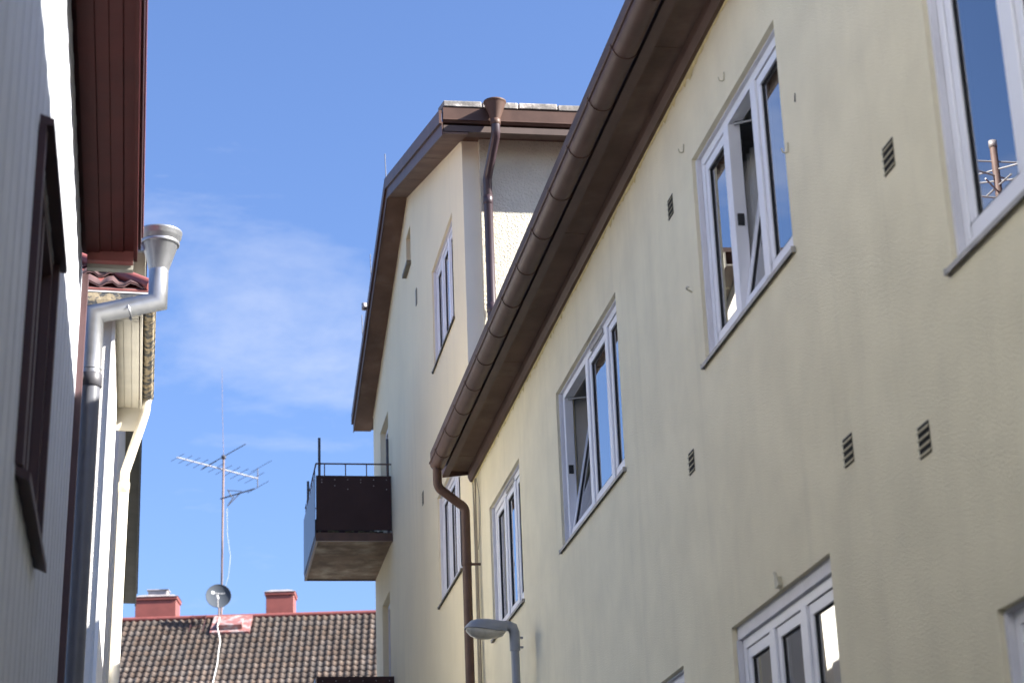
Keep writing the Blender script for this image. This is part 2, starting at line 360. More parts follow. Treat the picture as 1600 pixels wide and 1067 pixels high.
# half-round gutter
GX, GZ, GR = 2.59, 7.245, .078
def half(r0, r1, n=12):
    a = [(GX+r0*math.cos(math.pi+math.pi*i/n), GZ+r0*math.sin(math.pi+math.pi*i/n)) for i in range(n+1)]
    return a+[(GX+r1*math.cos(math.pi+math.pi*i/n), GZ+r1*math.sin(math.pi+math.pi*i/n)) for i in range(n, -1, -1)]
gu = MB(YB); GY1 = 19.36
gu.extr(half(GR, GR-.004), *ear(-7.2, GY1), smooth=True)
gu.tube([(GX-GR-.002, -7.2, GZ+.004), (GX-GR-.002, GY1, GZ+.004)], .010, 8)
gu.extr([(GX+GR*math.cos(math.pi+math.pi*i/12)*.98, GZ+GR*math.sin(math.pi+math.pi*i/12)*.98) for i in range(13)], *ear(GY1-.006, GY1-.002))
gut = gu.build('gutter', 'brown', yh)
st0 = None; yy = GY1-.5
while yy > 4.5:
    if st0 is None:
        st0 = MB((GX, yy, GZ)).extr(half(GR+.006, GR), *ear(yy, yy+.028), smooth=True).tube([(GX-GR-.003, yy-.001, GZ+.004), (GX-GR-.003, yy+.03, GZ+.004)], .014, 8).build('gutter_strap', 'brown', gut, loc=Vector((GX, yy, GZ))-Vector(YB)); 
    else: inst(st0, gut, Vector((GX, yy, GZ))-Vector(YB))
    yy -= .705
# roof
rf = MB(YB)
rf.hexa([(2.57, -7.3, 7.38), (8.0, -7.3, 10.1), (8.0, NY1-.01, 10.1), (2.57, NY1-.01, 7.38), (2.57, -7.3, 7.48), (8.0, -7.3, 10.2), (8.0, NY1-.01, 10.2), (2.57, NY1-.01, 7.48)])
rf.hexa([(8.0, -7.3, 10.1), (13.3, -7.3, 7.3), (13.3, NY1-.01, 7.3), (8.0, NY1-.01, 10.1), (8.0, -7.3, 10.2), (13.3, -7.3, 7.4), (13.3, NY1-.01, 7.4), (8.0, NY1-.01, 10.2)])
rf.build('roof', 'rooftop', yh)
# downpipe
dp = MB(YB)
pth = [(2.575, 19.28, 7.20), (2.575, 19.28, 7.03)]
for i in range(1, 7):
    a = i/6*R(66); pth.append((2.575+.10*(1-math.cos(a)), 19.28+.02*i/6, 7.03-.10*math.sin(a)))
e = Vector(pth[-1]); e2 = Vector((2.80, 19.33, 6.82)); pth.append(tuple(e2))
for i in range(1, 7):
    a = i/6*R(66); pth.append((e2.x+.10*(math.cos(R(66)-a)-math.cos(R(66))), 19.33+.01*i/6, e2.z-.10*(math.sin(R(66))-math.sin(R(66)-a))))
e = pth[-1]; pth += [(e[0], e[1], 3), (e[0], e[1], .2)]
dp.tube(pth, .046, 16); dpo = dp.build('downpipe', 'brown', yh)
px_, py_ = e[0], e[1]
for zz in (6.18, 4.1, 2.0):
    MB(YB).lathe([(.049, 0), (.053, .004), (.053, .036), (.049, .04)], (px_, py_, zz), 16).box((px_+.04, py_-.012, zz+.008), (2.998, py_+.012, zz+.03)).build('pipe_clamp', 'brown', dpo)
# cables by the house end
for j, (yy, ph) in enumerate(((19.44, 0), (19.52, 1.3), (19.60, 2.2))):
    p = [(2.985, yy+.012*math.sin(ph+z*2.1+j)+(.10*max(0, (z-6.6)/.55) if j == 1 else 0), z) for z in [7.12-.16*i for i in range(44)]]
    MB(YB).tube(p, .006 if j else .008, 6).build('facade_cable', 'cable', yh)
p = [(2.98, 19.35-.25*math.sin(t*math.pi)*.8-.02*t, 7.1-.75*t) for t in [i/16 for i in range(17)]]
MB(YB).tube(p, .004, 6).build('facade_cable', 'cable', yh)
# vents
def vent(parent, base, wx, yc, zc, wy, hz, n=4):
    v = MB(base); v.box((wx-.002, yc-wy/2, zc-hz/2), (wx-.001, yc+wy/2, zc+hz/2))
    o = v.build('wall_vent', 'black', parent)
    for i in range(n):
        z = zc-hz/2+hz*(i+.15)/n
        m = MB(base); m.hexa([(wx-.009, yc-wy/2, z-.002), (wx-.0025, yc-wy/2, z+.010), (wx-.0025, yc+wy/2, z+.010), (wx-.009, yc+wy/2, z-.002),
                              (wx-.009, yc-wy/2, z+.004), (wx-.0025, yc-wy/2, z+.014), (wx-.0025, yc+wy/2, z+.014), (wx-.009, yc+wy/2, z+.004)])
        m.build('vent_slat', 'ventslat', o)
    return o
for yc, zc in ((7.467, 5.176), (11.13, 6.529), (11.045, 4.847), (8.327, 4.111), (7.413, 3.885)):
    vent(yh, YB, WX, yc, zc, .13, .135)
for yc, zc, dn in ((9.774, 6.746, 1), (10.723, 6.744, 1), (8.78, 5.837, 1), (10.719, 5.821, 0), (8.603, 6.032, 2), (8.5, 6.9, 1)):
    h = MB(YB)
    if dn == 1: h.tube([(2.998, yc, zc+.028), (2.994, yc, zc-.022), (2.985, yc+.004, zc-.028), (2.968, yc, zc-.027), (2.963, yc, zc-.006)], .0038, 6)
    elif dn == 0: h.tube([(2.998, yc+.05, zc), (2.96, yc+.03, zc+.012), (2.95, yc-.01, zc+.01), (2.952, yc-.05, zc-.008)], .005, 6)
    else: h.tube([(2.999, yc, zc+.02), (2.996, yc+.004, zc-.025)], .0035, 6)
    h.build('wall_hook', 'hook' if dn != 2 else 'gasket', yh)
for yc, zc in ((9.5, 3.745),):
    MB(YB).box((2.975, yc-.02, zc), (2.999, yc+.03, zc+.05)).tube([(2.98, yc-.03, zc), (2.98, yc+.03, zc+.08)], .01, 6).build('wall_bracket', 'hook', yh)

# ================================================================== far cream gable house
GB = (3.0, 20.0, 0); FY0, FY1 = 19.77, 29.92; AY, AZ_, EZ = 24.85, 12.62, 11.07
gh = thing('gable_house', 'tall cream gabled house behind the yellow house with brown eaves and balconies', 'house', GB)
fw_ = [(20.68, 22.53, 9.32, 10.61), (20.62, 22.5, 9.32-2*FL/2-.01, 10.61-FL), (27.78, 28.9, 8.56, 10.5), (27.9, 28.93, 5.69, 7.85), (24.62, 25.12, 11.58, 12.12), (20.62, 22.5, 3.6, 4.9)]
g = MB(GB)
g.wall([(FY0, 0), (FY1, 0), (FY1, EZ), (AY, AZ_), (FY0, EZ)], [(a, c, b, d) for a, b, c, d in fw_], lambda u, v, d: (3.0+d, u, v), .13)
g.build('alley_wall', 'cream', gh)
fb = MB(GB); fb.add([(3, FY0, 0), (13, FY0, 0), (13, FY0, EZ+.2), (3, FY0, EZ), (13, FY1, 0), (3, FY1, 0), (13, FY1, EZ), (3, FY1, EZ)], [(0, 1, 2, 3), (1, 4, 6, 2), (4, 5, 7, 6)])
fb.build('front_wall', 'creamfront', gh)
pr = MB(GB); pr.box((3.185, FY0-.072, 7.0), (13, FY0-.001, EZ+.05)); pr.build('roughcast_layer', 'rough', gh)
MB(GB).poly([(6, FY0+.2, 0), (6, FY1, 0), (6, FY1, 12), (6, FY0+.2, 12)]).build('interior', 'room', gh)
make_window(gh, GB, 'upper three-part window', *fw_[0][:2], *fw_[0][2:], [0, .33, .66, 1], None, False, 0, sillm='sillbrown')
make_window(gh, GB, 'lower three-part window behind the brown downpipe', *fw_[1][:2], *fw_[1][2:], [0, .33, .66, 1], None, False, 0, sillm='sillbrown')
for q, nm in ((2, 'balcony door under the eave'), (3, 'lower balcony door')):
    y0, y1, z0, z1 = fw_[q]; d = MB(GB)
    d.box((3.08, y0+.02, z1-.09), (3.15, y1-.02, z1-.02)); d.box((3.08, y0+.02, z0), (3.15, y0+.10, z1-.09)); d.box((3.08, y1-.10, z0), (3.15, y1-.02, z1-.09)); d.box((3.09, y0+.1, z0), (3.14, y1-.1, z0+.8))
    do = d.build('balcony_door', 'frame', gh, bevel=.004); do['label'] = nm
    MB(GB).box((3.11, y0+.1, z0+.8), (3.118, y1-.1, z1-.09)).build('pane', 'glass', do)
y0, y1, z0, z1 = fw_[4]
d = MB(GB); d.box((3.09, y0+.01, z0+.02), (3.13, y0+.06, z1-.01)); d.box((3.09, y1-.06, z0+.02), (3.13, y1-.01, z1-.01)); d.box((3.09, y0+.06, z0+.02), (3.13, y1-.06, z0+.07)); d.box((3.09, y0+.06, z1-.06), (3.13, y1-.06, z1-.01))
sw = d.build('attic_window', 'sillbrown', gh); MB(GB).box((3.105, y0+.06, z0+.07), (3.11, y1-.06, z1-.06)).build('pane', 'glass', sw)
MB(GB).box((2.94, y0-.03, z0-.03), (3.09, y1+.03, z0+.018)).build('sill', 'sillbrown', sw)
vent(gh, GB, 3.0, 23.857, 8.111, .14, .17, 5); 
MB(GB).box((2.99, 24.02, 10.76), (3.002, 24.12, 10.98)).build('wall_vent', 'sillbrown', gh)
curtain(gh, GB, 3.3, 20.7, 22.5, 9.35, 10.6); curtain(gh, GB, 3.3, 20.65, 22.45, 6.45, 7.74)
# rake: soffit panels, fascias
XO = 2.715
def rk(y, z_off=0.):  # soffit height along the gable
    return (EZ+(AZ_-EZ)*(y-FY0)/(AY-FY0) if y < AY else EZ+(AZ_-EZ)*(FY1-y)/(FY1-AY))+z_off
RY0, RY1 = 19.28, 30.30
def slab(x0, x1, ya, yb, z0, z1): return [(x0, ya, rk(ya, z0)), (x1, ya, rk(ya, z0)), (x1, yb, rk(yb, z0)), (x0, yb, rk(yb, z0)), (x0, ya, rk(ya, z1)), (x1, ya, rk(ya, z1)), (x1, yb, rk(yb, z1)), (x0, yb, rk(yb, z1))]
for (a, b) in ((RY0, AY), (AY, RY1)):
    n = 6
    for i in range(n):
        ya, yb = a+(b-a)*i/n, a+(b-a)*(i+1)/n
        MB(GB).hexa(slab(XO+.012, 3.0, ya+.003, yb-.003, .0+.003*(i % 2), .02)).build('soffit_panel', 'soffit', gh)
    MB(GB).hexa(slab(XO, XO+.0115, a-.004, b, -.02, .135)).build('rake_fascia', 'brown', gh)
    MB(GB).hexa(slab(XO-.03, XO-.0005, a-.02, b, .115, .27)).build('verge_flashing', 'brown', gh)
    MB(GB).hexa(slab(XO+.02, 13, a, b, .03, .10)).build('roof_deck', 'rooftop', gh)
bd = MB(GB); vs = []; n = 160
for i in range(n+1):
    yy = FY0+.02+(FY1-FY0-.04)*i/n; h = .02+.02*random.random()
    vs += [(2.993, yy, rk(yy)), (2.991, yy, rk(yy)-h*.6), (2.998, yy, rk(yy)-h)]
bd.add(vs, [f for i in range(n) for f in ((3*i, 3*i+3, 3*i+4, 3*i+1), (3*i+1, 3*i+4, 3*i+5, 3*i+2))], True); bd.build('paint_bead', 'cream', gh)
# front eave
MB(GB).box((XO+.0125, 19.385, EZ-.002), (13, FY0-.001, EZ+.02)).build('eave_soffit', 'brown', gh)
ge = MB(GB); ge.extr([(19.29, EZ+.02), (19.31, EZ-.005), (19.385, EZ-.005), (19.385, EZ+.16), (19.28, EZ+.16)], lambda p, q: (XO+.02, p, q), lambda p, q: (13, p, q)); ge.box((XO+.015, 19.275, EZ+.018), (13, 19.288, EZ+.03))
geo = ge.build('box_gutter', 'brown', gh)
x = XO+.02
while x < 8:
    L_ = .40+random.uniform(-.02, .05); dz = random.uniform(-.006, .008)
    MB(GB).hexa([(x+.006, 19.27, EZ+.175+dz), (x+L_-.006, 19.27, EZ+.175+dz), (x+L_-.006, 19.72, EZ+.30), (x+.006, 19.72, EZ+.30), (x+.006, 19.275, EZ+.245+dz), (x+L_-.006, 19.275, EZ+.25+dz), (x+L_-.006, 19.72, EZ+.37), (x+.006, 19.72, EZ+.37)]).build('eave_tile', 'slate', gh, bevel=.008)
    x += L_
# rods along the far verge
for yy in (24.7, 26.9, 28.3):
    MB(GB).tube([(XO-.02, yy, rk(yy, .2)), (XO-.03, yy, rk(yy, .62))], .006, 5).build('verge_rod', 'darkmetal', gh)
MB(GB).lathe([(.0, -.05), (.04, -.05), (.04, .05), (.0, .055)], (XO-.06, 27.6, rk(27.6, .28)), 10).build('verge_sensor', 'cap', gh)
# hopper and downpipe on the front
hx, hy = 3.285, 19.17
hp = MB(GB); hp.lathe([(.045, -.02), (.052, 0), (.112, .17), (.118, .185), (.124, .19), (.124, .205), (.116, .205), (.105, .17), (.04, 0)], (hx, hy, 11.06), 24)
hp.lathe([(.05, 0), (.056, .005), (.056, .06), (.05, .065)], (hx, hy, 10.99), 18)
ho = hp.build('rain_hopper', 'brown', gh)
pp = [(hx, hy, 11.06), (hx, hy, 10.92), (hx, hy+.03, 10.87), (hx-.03, FY0-.19, 10.60), (hx-.035, FY0-.15, 10.55), (hx-.035, FY0-.15, 8.9), (hx-.035, FY0-.15, 7.6)]
MB(GB).tube(pp, .05, 16).build('downpipe', 'purple', gh)
for zz in (10.25, 9.0):
    MB(GB).lathe([(.051, 0), (.055, .003), (.055, .10), (.051, .103)], (hx-.035, FY0-.15, zz), 16).build('pipe_collar', 'purple', gh)
# balconies
def balcony(dz, rails, label):
    X0, Y0, Y1 = 1.92, 27.4, 29.86
    s = MB(GB); s.box((X0+.03, Y0+.02, 8.46+dz), (3.0, Y1, 8.57+dz)); so_ = s.build('balcony', 'concrete', gh); so_['label'] = label
    ed = MB(GB); ed.box((X0-.01, Y0-.03, 8.44+dz), (2.999, Y0+.018, 8.56+dz)); ed.box((X0-.01, Y0+.019, 8.44+dz), (X0+.028, Y1, 8.56+dz)); ed.box((X0-.01, Y1+.001, 8.44+dz), (2.999, Y1+.03, 8.56+dz)); ed.build('slab_edge', 'brown', so_)
    mo = MB(GB); 
    for i in range(26):
        x = random.uniform(X0+.05, 2.9); mo.box((x, Y0-.025, 8.561+dz), (x+random.uniform(.03, .1), Y0+.01, 8.561+dz+random.uniform(.008, .03)))
    mo.build('moss', 'moss', so_, kind='stuff')
    MB(GB).box((X0-.002, Y0-.004, 8.60+dz), (2.99, Y0+.004, 9.40+dz)).build('front_panel', 'panel', so_)
    MB(GB).box((X0-.002, Y1-.004, 8.60+dz), (2.99, Y1+.004, 9.40+dz)).build('rear_panel', 'panel', so_)
    sp = MB(GB); n = 18; vs = []
    for i in range(n*2+1):
        yy = Y0+(Y1-Y0)*i/(2*n); x = X0-.018-(.006 if i % 2 else 0); vs += [(x, yy, 8.52+dz), (x, yy, 9.38+dz), (x+.006, yy, 8.52+dz), (x+.006, yy, 9.38+dz)]
    for i in range(2*n): sp.add([vs[4*i+j] for j in range(4)]+[vs[4*i+4+j] for j in range(4)], [(0, 4, 5, 1), (2, 3, 7, 6), (1, 5, 7, 3), (0, 2, 6, 4)])
    sp.build('side_panel', 'sidepanel', so_)
    bl = MB(GB)
    for i in range(6):
        x = X0+.08+i*(2.98-X0-.1)/5.2
        for z in (9.34, 9.30-.05*(i % 3)): bl.box((x-.006, Y0-.010, z-.006+dz), (x+.006, Y0-.005, z+.006+dz))
    bl.build('panel_bolts', 'cap', so_)
    if rails:
        MB(GB).tube([(2.995, Y0, 9.575+dz), (X0, Y0, 9.575+dz), (X0, Y1, 9.575+dz), (2.995, Y1, 9.575+dz)], .012, 8).build('handrail', 'brown', so_)
        for i in range(4): MB(GB).tube([(X0+.12+i*.30, Y0, 9.38+dz), (X0+.12+i*.30, Y0, 9.57+dz)], .008, 6).build('baluster', 'brown', so_)
        for i in range(7): MB(GB).tube([(X0, Y0+.3+i*.32, 9.38+dz), (X0, Y0+.3+i*.32, 9.57+dz)], .008, 6).build('baluster', 'brown', so_)
        for x, yy in ((X0+.05, Y0+.05), (X0+.04, Y1-.12), (2.95, Y0+.06)): MB(GB).box((x-.018, yy-.018, 8.58+dz), (x+.018, yy+.018, 9.97+dz)).build('post', 'darkmetal', so_)
balcony(0, True, 'upper balcony with handrail and posts'); balcony(-FL, False, 'lower balcony at the bottom edge')

# ================================================================== left houses (own, slightly turned axes)
ya_, ti_ = R(-.86), R(1.2)
dy = Vector((math.sin(ya_), math.cos(ya_), 0)); n0 = Vector((dy.y, -dy.x, 0)); zz_ = Vector((0, 0, 1))
ez = zz_*math.cos(ti_)+n0*math.sin(ti_); ex = n0*math.cos(ti_)-zz_*math.sin(ti_)
LF = Matrix(((ex.x, dy.x, ez.x, 0), (ex.y, dy.y, ez.y, 0), (ex.z, dy.z, ez.z, 0), (0, 0, 0, 1)))
LF = Matrix.Translation((0, 0, 1.6)) @ LF @ Matrix.Translation((0, 0, -1.6))
WB = (-.5, 8.0, 0)
wh = thing('white_wooden_house', 'white board house on the left with dark red eave boards and a dark red window', 'house', WB, LF)
def rl(y, o=0.): return 6.20+.089*(11.5-y)+o
CY = 11.75; WY0 = -7.0
HW = (7.30, 8.78, 3.72, 5.07)
bw = MB(WB); bw.wall([(WY0, 0), (CY, 0), (CY, rl(CY, .1)), (5.0, rl(5.0, .1)), (5.0, 9.0), (WY0, 9.0)], [(HW[0], HW[2], HW[1], HW[3])], lambda u, v, d: (-.556-d, u, v), .1)  # raised part nearest the camera is unseen, added to block sky light
bw.add([(-.556, CY, 0), (-8, CY, 0), (-8, CY, 6.2), (-.556, CY, 6.2), (-8, WY0, 0), (-8, WY0, 6.2), (-.556, WY0, 0), (-.556, WY0, 6.2)], [(0, 1, 2, 3), (1, 4, 5, 2), (4, 6, 7, 5)])
bw.add([(-.556, 5.0, 6), (-8, 5.0, 6), (-8, 5.0, 9), (-.556, 5.0, 9)], [(0, 1, 2, 3)]); bw.build('wall', 'whiteboard', wh)
bo = .30; y = CY-.10-bo; i = 0
while y > 3.6:
    for nm, ya, yb, x0, x1 in (('board', y+.0005, y+bo-.0005, -.555, -.534), ('batten', y-.05, y+.05, -.5335, -.5315)):
        top = rl(yb, -.002)
        segs = [(0.3, top)]
        if yb > HW[0]-.02 and ya < HW[1]+.02: segs = [(.3, HW[2]-.05), (HW[3]+.02, top)]
        for a, b in segs: MB(WB).hexa([(x0, ya, a), (x1, ya, a), (x1, yb, a), (x0, yb, a), (x0, ya, b+.089*(yb-ya)), (x1, ya, b+.089*(yb-ya)), (x1, yb, b), (x0, yb, b)]).build(nm, 'whiteboard', wh)
    y -= bo
MB(WB).box((-.57, CY-.10, .3), (-.497, CY+.002, rl(CY, -.003))).build('corner_board', 'brownboard', wh)
# window with drip boards
wy0, wy1, wz0, wz1 = HW
f = MB(WB); f.box((-.60, wy0+.01, wz0), (-.535, wy1-.01, wz0+.07)); f.box((-.60, wy0+.01, wz1-.07), (-.535, wy1-.01, wz1)); f.box((-.60, wy0+.01, wz0+.07), (-.535, wy0+.08, wz1-.07)); f.box((-.60, wy1-.08, wz0+.07), (-.535, wy1-.01, wz1-.07)); f.box((-.60, (wy0+wy1)/2-.04, wz0+.07), (-.54, (wy0+wy1)/2+.04, wz1-.07))
wo = f.build('window', 'darkred', wh)
MB(WB).box((-.575, wy0+.08, wz0+.07), (-.57, wy1-.08, wz1-.07)).build('pane', 'glass', wo)
for a, b, nm in ((wy0+.001, wy0+.08, 'casing'), (wy1, wy1+.08, 'casing')): MB(WB).box((-.535, a, wz0-.02), (-.507, b, wz1+.02)).build(nm, 'darkred', wo)
hb = MB(WB); hb.hexa([(-.535, wy0, wz1+.022), (-.478, wy0, wz1+.016), (-.478, wy1+.11, wz1+.016), (-.535, wy1+.11, wz1+.022), (-.535, wy0, wz1+.065), (-.478, wy0, wz1+.045), (-.478, wy1+.11, wz1+.045), (-.535, wy1+.11, wz1+.065)]); hb.build('drip_board', 'darkred', wo)
sb = MB(WB); sb.hexa([(-.535, wy0, wz0-.06), (-.478, wy0, wz0-.085), (-.478, wy1+.02, wz0-.085), (-.535, wy1+.02, wz0-.06), (-.535, wy0, wz0-.022), (-.478, wy0, wz0-.05), (-.478, wy1+.02, wz0-.05), (-.535, wy1+.02, wz0-.022)]); sb.build('sill', 'darkred', wo)
# rake soffit boards and fascia
SE = 11.38; OUT = -.205
def rs(x0, x1, a, b, z0, z1): return [(x0, a, rl(a, z0)), (x1, a, rl(a, z0)), (x1, b, rl(b, z0)), (x0, b, rl(b, z0)), (x0, a, rl(a, z1)), (x1, a, rl(a, z1)), (x1, b, rl(b, z1)), (x0, b, rl(b, z1))]
xs = [-.511, -.425, -.355, -.285, OUT-.02]
for i in range(4): MB(WB).hexa(rs(xs[i]+.0015, xs[i+1]-.0015, 5.002, SE, .0+.004*(i % 2)+.02*i/4, .03)).build('soffit_board', 'red', wh, bevel=.0012)
MB(WB).hexa(rs(-.544, OUT-.02, 5.002, SE+.05, .032, .05)).build('soffit_backing', 'red', wh)
MB(WB).hexa(rs(OUT-.02, OUT+.002, 5.002, SE+.04, -.03, .16)).build('rake_fascia', 'red', wh)
MB(WB).hexa(rs(OUT+.003, OUT+.02, 5.002, SE+.06, .06, .20)).build('verge_flashing', 'darkred', wh)
MB(WB).hexa(rs(-.50, OUT-.021, SE+.001, SE+.05, -.05, .03)).build('end_board', 'redlight', wh)
MB(WB).hexa(rs(-.50, OUT-.021, SE+.055, SE+.10, -.075, .02)).build('end_flashing', 'greysoffit', wh)
ro = MB(WB); ro.hexa(rs(-8.3, OUT+.03, 5.001, SE+.12, .17, .23)); ro.hexa([(-8.3, WY0-.3, 8.9), (OUT+.03, WY0-.3, 8.9), (OUT+.03, 5.2, 8.9), (-8.3, 5.2, 8.9), (-4.3, WY0-.3, 11.2), (-4.2, WY0-.3, 11.2), (-4.2, 5.2, 11.2), (-4.3, 5.2, 11.2)]); ro.build('roof', 'redlight', wh)  # second solid roofs the unseen block added to darken the right wall
# silver hopper and downpipe
hx, hy, hz = -.075, 11.98, 6.345
h = MB(WB); h.lathe([(.058, 0), (.063, .012), (.128, .225), (.134, .232), (.134, .255), (.138, .26), (.138, .27), (.128, .27), (.120, .22), (.05, .0)], (hx, hy, hz), 28)
h.lathe([(.1185, .176), (.1235, .18), (.1245, .192), (.1225, .198)], (hx, hy, hz), 28)
h.box((OUT-.02, hy-.02, hz+.13), (hx-.09, hy+.02, hz+.20))
hpo = h.build('rain_hopper', 'silver', wh); hpo['label'] = 'funnel-shaped silver rain hopper'
pr_ = .061
pth = [(hx, hy, hz+.02), (hx+.002, hy, hz-.205), (-.46, hy, hz-.31), (-.458, hy, 5.56)]
dpo = MB(WB).tube(pth, pr_, 24).build('downpipe', 'silver', wh)
MB(WB).tube([(-.458, hy, 5.559), (-.455, hy, .2)], pr_-.001, 24).build('lower_downpipe', 'pipeshade', wh)  # pipe below the clamp, its shade put into the colour
sl = MB(WB)
def ring(c, ax, r): 
    a = Vector(c); d_ = Vector(ax).normalized(); sl.tube([a-d_*.006, a-d_*.003, a+d_*.003, a+d_*.006], [r, r+.0035, r+.0035, r], 24, caps=False)
ring((-.25, hy, hz-.276), (hx+.46, 0, .13), pr_); ring((-.458, hy, 5.67), (0, 0, 1), pr_); sl.build('pipe_seam', 'silver', dpo)
cl = MB(WB); cl.lathe([(.063, 0), (.068, .004), (.068, .085), (.063, .09)], (-.457, hy, 5.55), 24); cl.tube([(-.51, hy-.05, 5.60), (-.56, CY-.09, 5.60)], .012, 8); cl.box((-.535, hy-.10, 5.585), (-.50, hy-.02, 5.615)); cl.build('pipe_clamp', 'darkmetal', dpo)

# ------------------------------------------------------------------ second left house: roughcast with peeling gutter
SB = (-.5, 18.0, 0); FX, F0, F1, SZ = -.52, 18.0, 21.1, 8.20
sh = thing('roughcast_house', 'white roughcast house beyond the silver pipe with peeling gutter and red metal tiles', 'house', SB, LF)
m = MB(SB); m.add([(FX, F0, 0), (-8, F0, 0), (-8, F0, 8.3), (FX, F0, 8.3)], [(0, 1, 2, 3)]); m.build('front_wall', 'stucco', sh)
m = MB(SB); m.add([(FX, F0, 0), (FX, F0, 8.3), (FX, F1, 8.3), (FX, F1, 0), (-8, F1, 0), (-8, F1, 8.3), (-8, F0, 0), (-8, F0, 8.3)], [(0, 1, 2, 3), (3, 2, 5, 4), (4, 5, 7, 6)]); m.build('alley_wall', 'stucco', sh)
MB(SB).box((FX-.001, F0-.02, 0), (FX+.03, F0+2.2, SZ)).build('corner_pilaster', 'pilaster', sh)
OX, OY = -.135, 17.68
xs = [FX+.031, -.42, -.345, -.27]
for i in range(3): MB(SB).box((xs[i]+.002, OY+.28, SZ+.003*(i % 2)), (xs[i+1]-.002, 20.65, SZ+.02)).build('soffit_board', 'beige', sh)
for i in range(3): MB(SB).box((-8, OY+.065+.085*i, SZ+.003*(i % 2)), (-.275, OY+.065+.085*(i+1)-.004, SZ+.02)).build('soffit_board', 'beige', sh)
MB(SB).box((-8, OY, SZ+.0235), (-.272, F0+3, SZ+.05)).build('soffit_backing', 'beige', sh)
MB(SB).box((-.262, OY+.05, SZ-.02), (-.24, 20.7, SZ+.16)).build('side_fascia', 'beige', sh)
MB(SB).box((-8, OY+.045, SZ-.03), (-.263, OY+.062, SZ+.14)).build('front_fascia', 'beige', sh)
MB(SB).box((FX, 20.66, SZ-.25), (-.2, 20.69, SZ+.1)).build('eave_end_board', 'beige', sh)
def halfp(cx, cz, r0, r1, n=10): 
    a = [(cx+r0*math.cos(math.pi+math.pi*i/n), cz+r0*math.sin(math.pi+math.pi*i/n)) for i in range(n+1)]
    return a+[(cx+r1*math.cos(math.pi+math.pi*i/n), cz+r1*math.sin(math.pi+math.pi*i/n)) for i in range(n, -1, -1)]
gs = MB(SB); gs.extr(halfp(-.19, SZ+.13, .06, .055), lambda p, q: (p, OY-.06, q), lambda p, q: (p, 20.72, q), True); gs.tube([(-.128, OY-.06, SZ+.133), (-.128, 20.72, SZ+.133)], .008, 6)
gso = gs.build('side_gutter', 'peel', sh)
for yy in (18.2, 18.9, 19.5, 20.1, 20.6):
    MB(SB).extr(halfp(-.19, SZ+.13, .065, .0605), lambda p, q: (p, yy, q), lambda p, q: (p, yy+.02, q), True).build('gutter_strap', 'peel', gso)
gf = MB(SB); gf.extr([(OY-.07, SZ+.07), (OY-.06, SZ+.015), (OY-.02, SZ), (OY+.035, SZ+.02), (OY+.035, SZ+.14), (OY-.07, SZ+.14)], lambda p, q: (-8, p, q), lambda p, q: (-.13, p, q)); gf.build('front_gutter', 'peel', sh)
gt = MB(SB); gt.box((-8, OY-.075, SZ+.142), (-.12, OY-.02, SZ+.152)); gt.build('gutter_lip', 'pilaster', sh)
MB(SB).hexa([(-8, OY-.02, SZ+.155), (-.15, OY-.02, SZ+.155), (-.15, OY+.05, SZ+.23), (-8, OY+.05, SZ+.23), (-8, OY-.03, SZ+.16), (-.15, OY-.03, SZ+.16), (-.15, OY+.04, SZ+.235), (-8, OY+.04, SZ+.235)]).build('drip_flashing', 'mauve', sh)
# metal tile roof, hipped: front slope as wavy sheets in stepped courses
tn = math.tan(R(37)); 
for c in range(4):
    t = MB(SB); n = 72; x0, x1 = -4.2, -.20-.33*c*.8; vs = []
    for i in range(n+1):
        x = x0+(x1-x0)*i/n; wv = .028*math.sin((x+.2)/.20*2*math.pi)
        for (s, lift) in ((.33*c+.03, .045), (.33*c+.03, .025), (.33*(c+1)+.05, .0)):
            vs.append((x, OY+s*math.cos(R(37)), SZ+.21+s*math.sin(R(37))+lift+wv))
    t.add(vs, [f for i in range(n) for f in ((3*i, 3*i+3, 3*i+4, 3*i+1), (3*i, 3*i+3, 3*i+5, 3*i+2))], True); t.build('tile_sheet', 'mauve', sh)
rr_ = MB(SB); zr = SZ+.20+1.7*tn
rr_.add([(-8.3, OY, SZ+.2), (-.16, OY, SZ+.2), (-1.9, OY+1.7, zr), (-8.3, OY+1.7, zr), (-.16, 21.3, SZ+.2), (-1.9, 19.6, zr), (-8.3, 21.3, SZ+.2), (-8.3, 19.6, zr)], [(0, 1, 2, 3), (1, 4, 5, 2), (4, 6, 7, 5), (3, 2, 5, 7)]); rr_.build('roof', 'redlight', sh)
MB(SB).tube([(-.17, OY+.02, SZ+.26), (-1.9, OY+1.7, zr+.05)], .06, 8).build('hip_cap', 'redlight', sh)
# ivory downpipe
pth = [(-.19, 20.62, SZ+.09), (-.20, 20.62, SZ-.05), (-.225, 20.60, SZ-.16), (-.34, 20.52, SZ-.62), (-.375, 20.5, SZ-.75), (-.38, 20.5, SZ-.9)]
i0 = MB(SB).tube(pth, .05, 16).build('downpipe_bend', 'ivoryworn', sh)
MB(SB).lathe([(.052, 0), (.06, .005), (.06, .11), (.052, .115)], (-.38, 20.5, SZ-.98), 16).build('pipe_collar', 'ivoryworn', i0)
MB(SB).tube([(-.38, 20.5, SZ-.9), (-.385, 20.5, .3)], .052, 18).build('downpipe', 'ivory', sh)

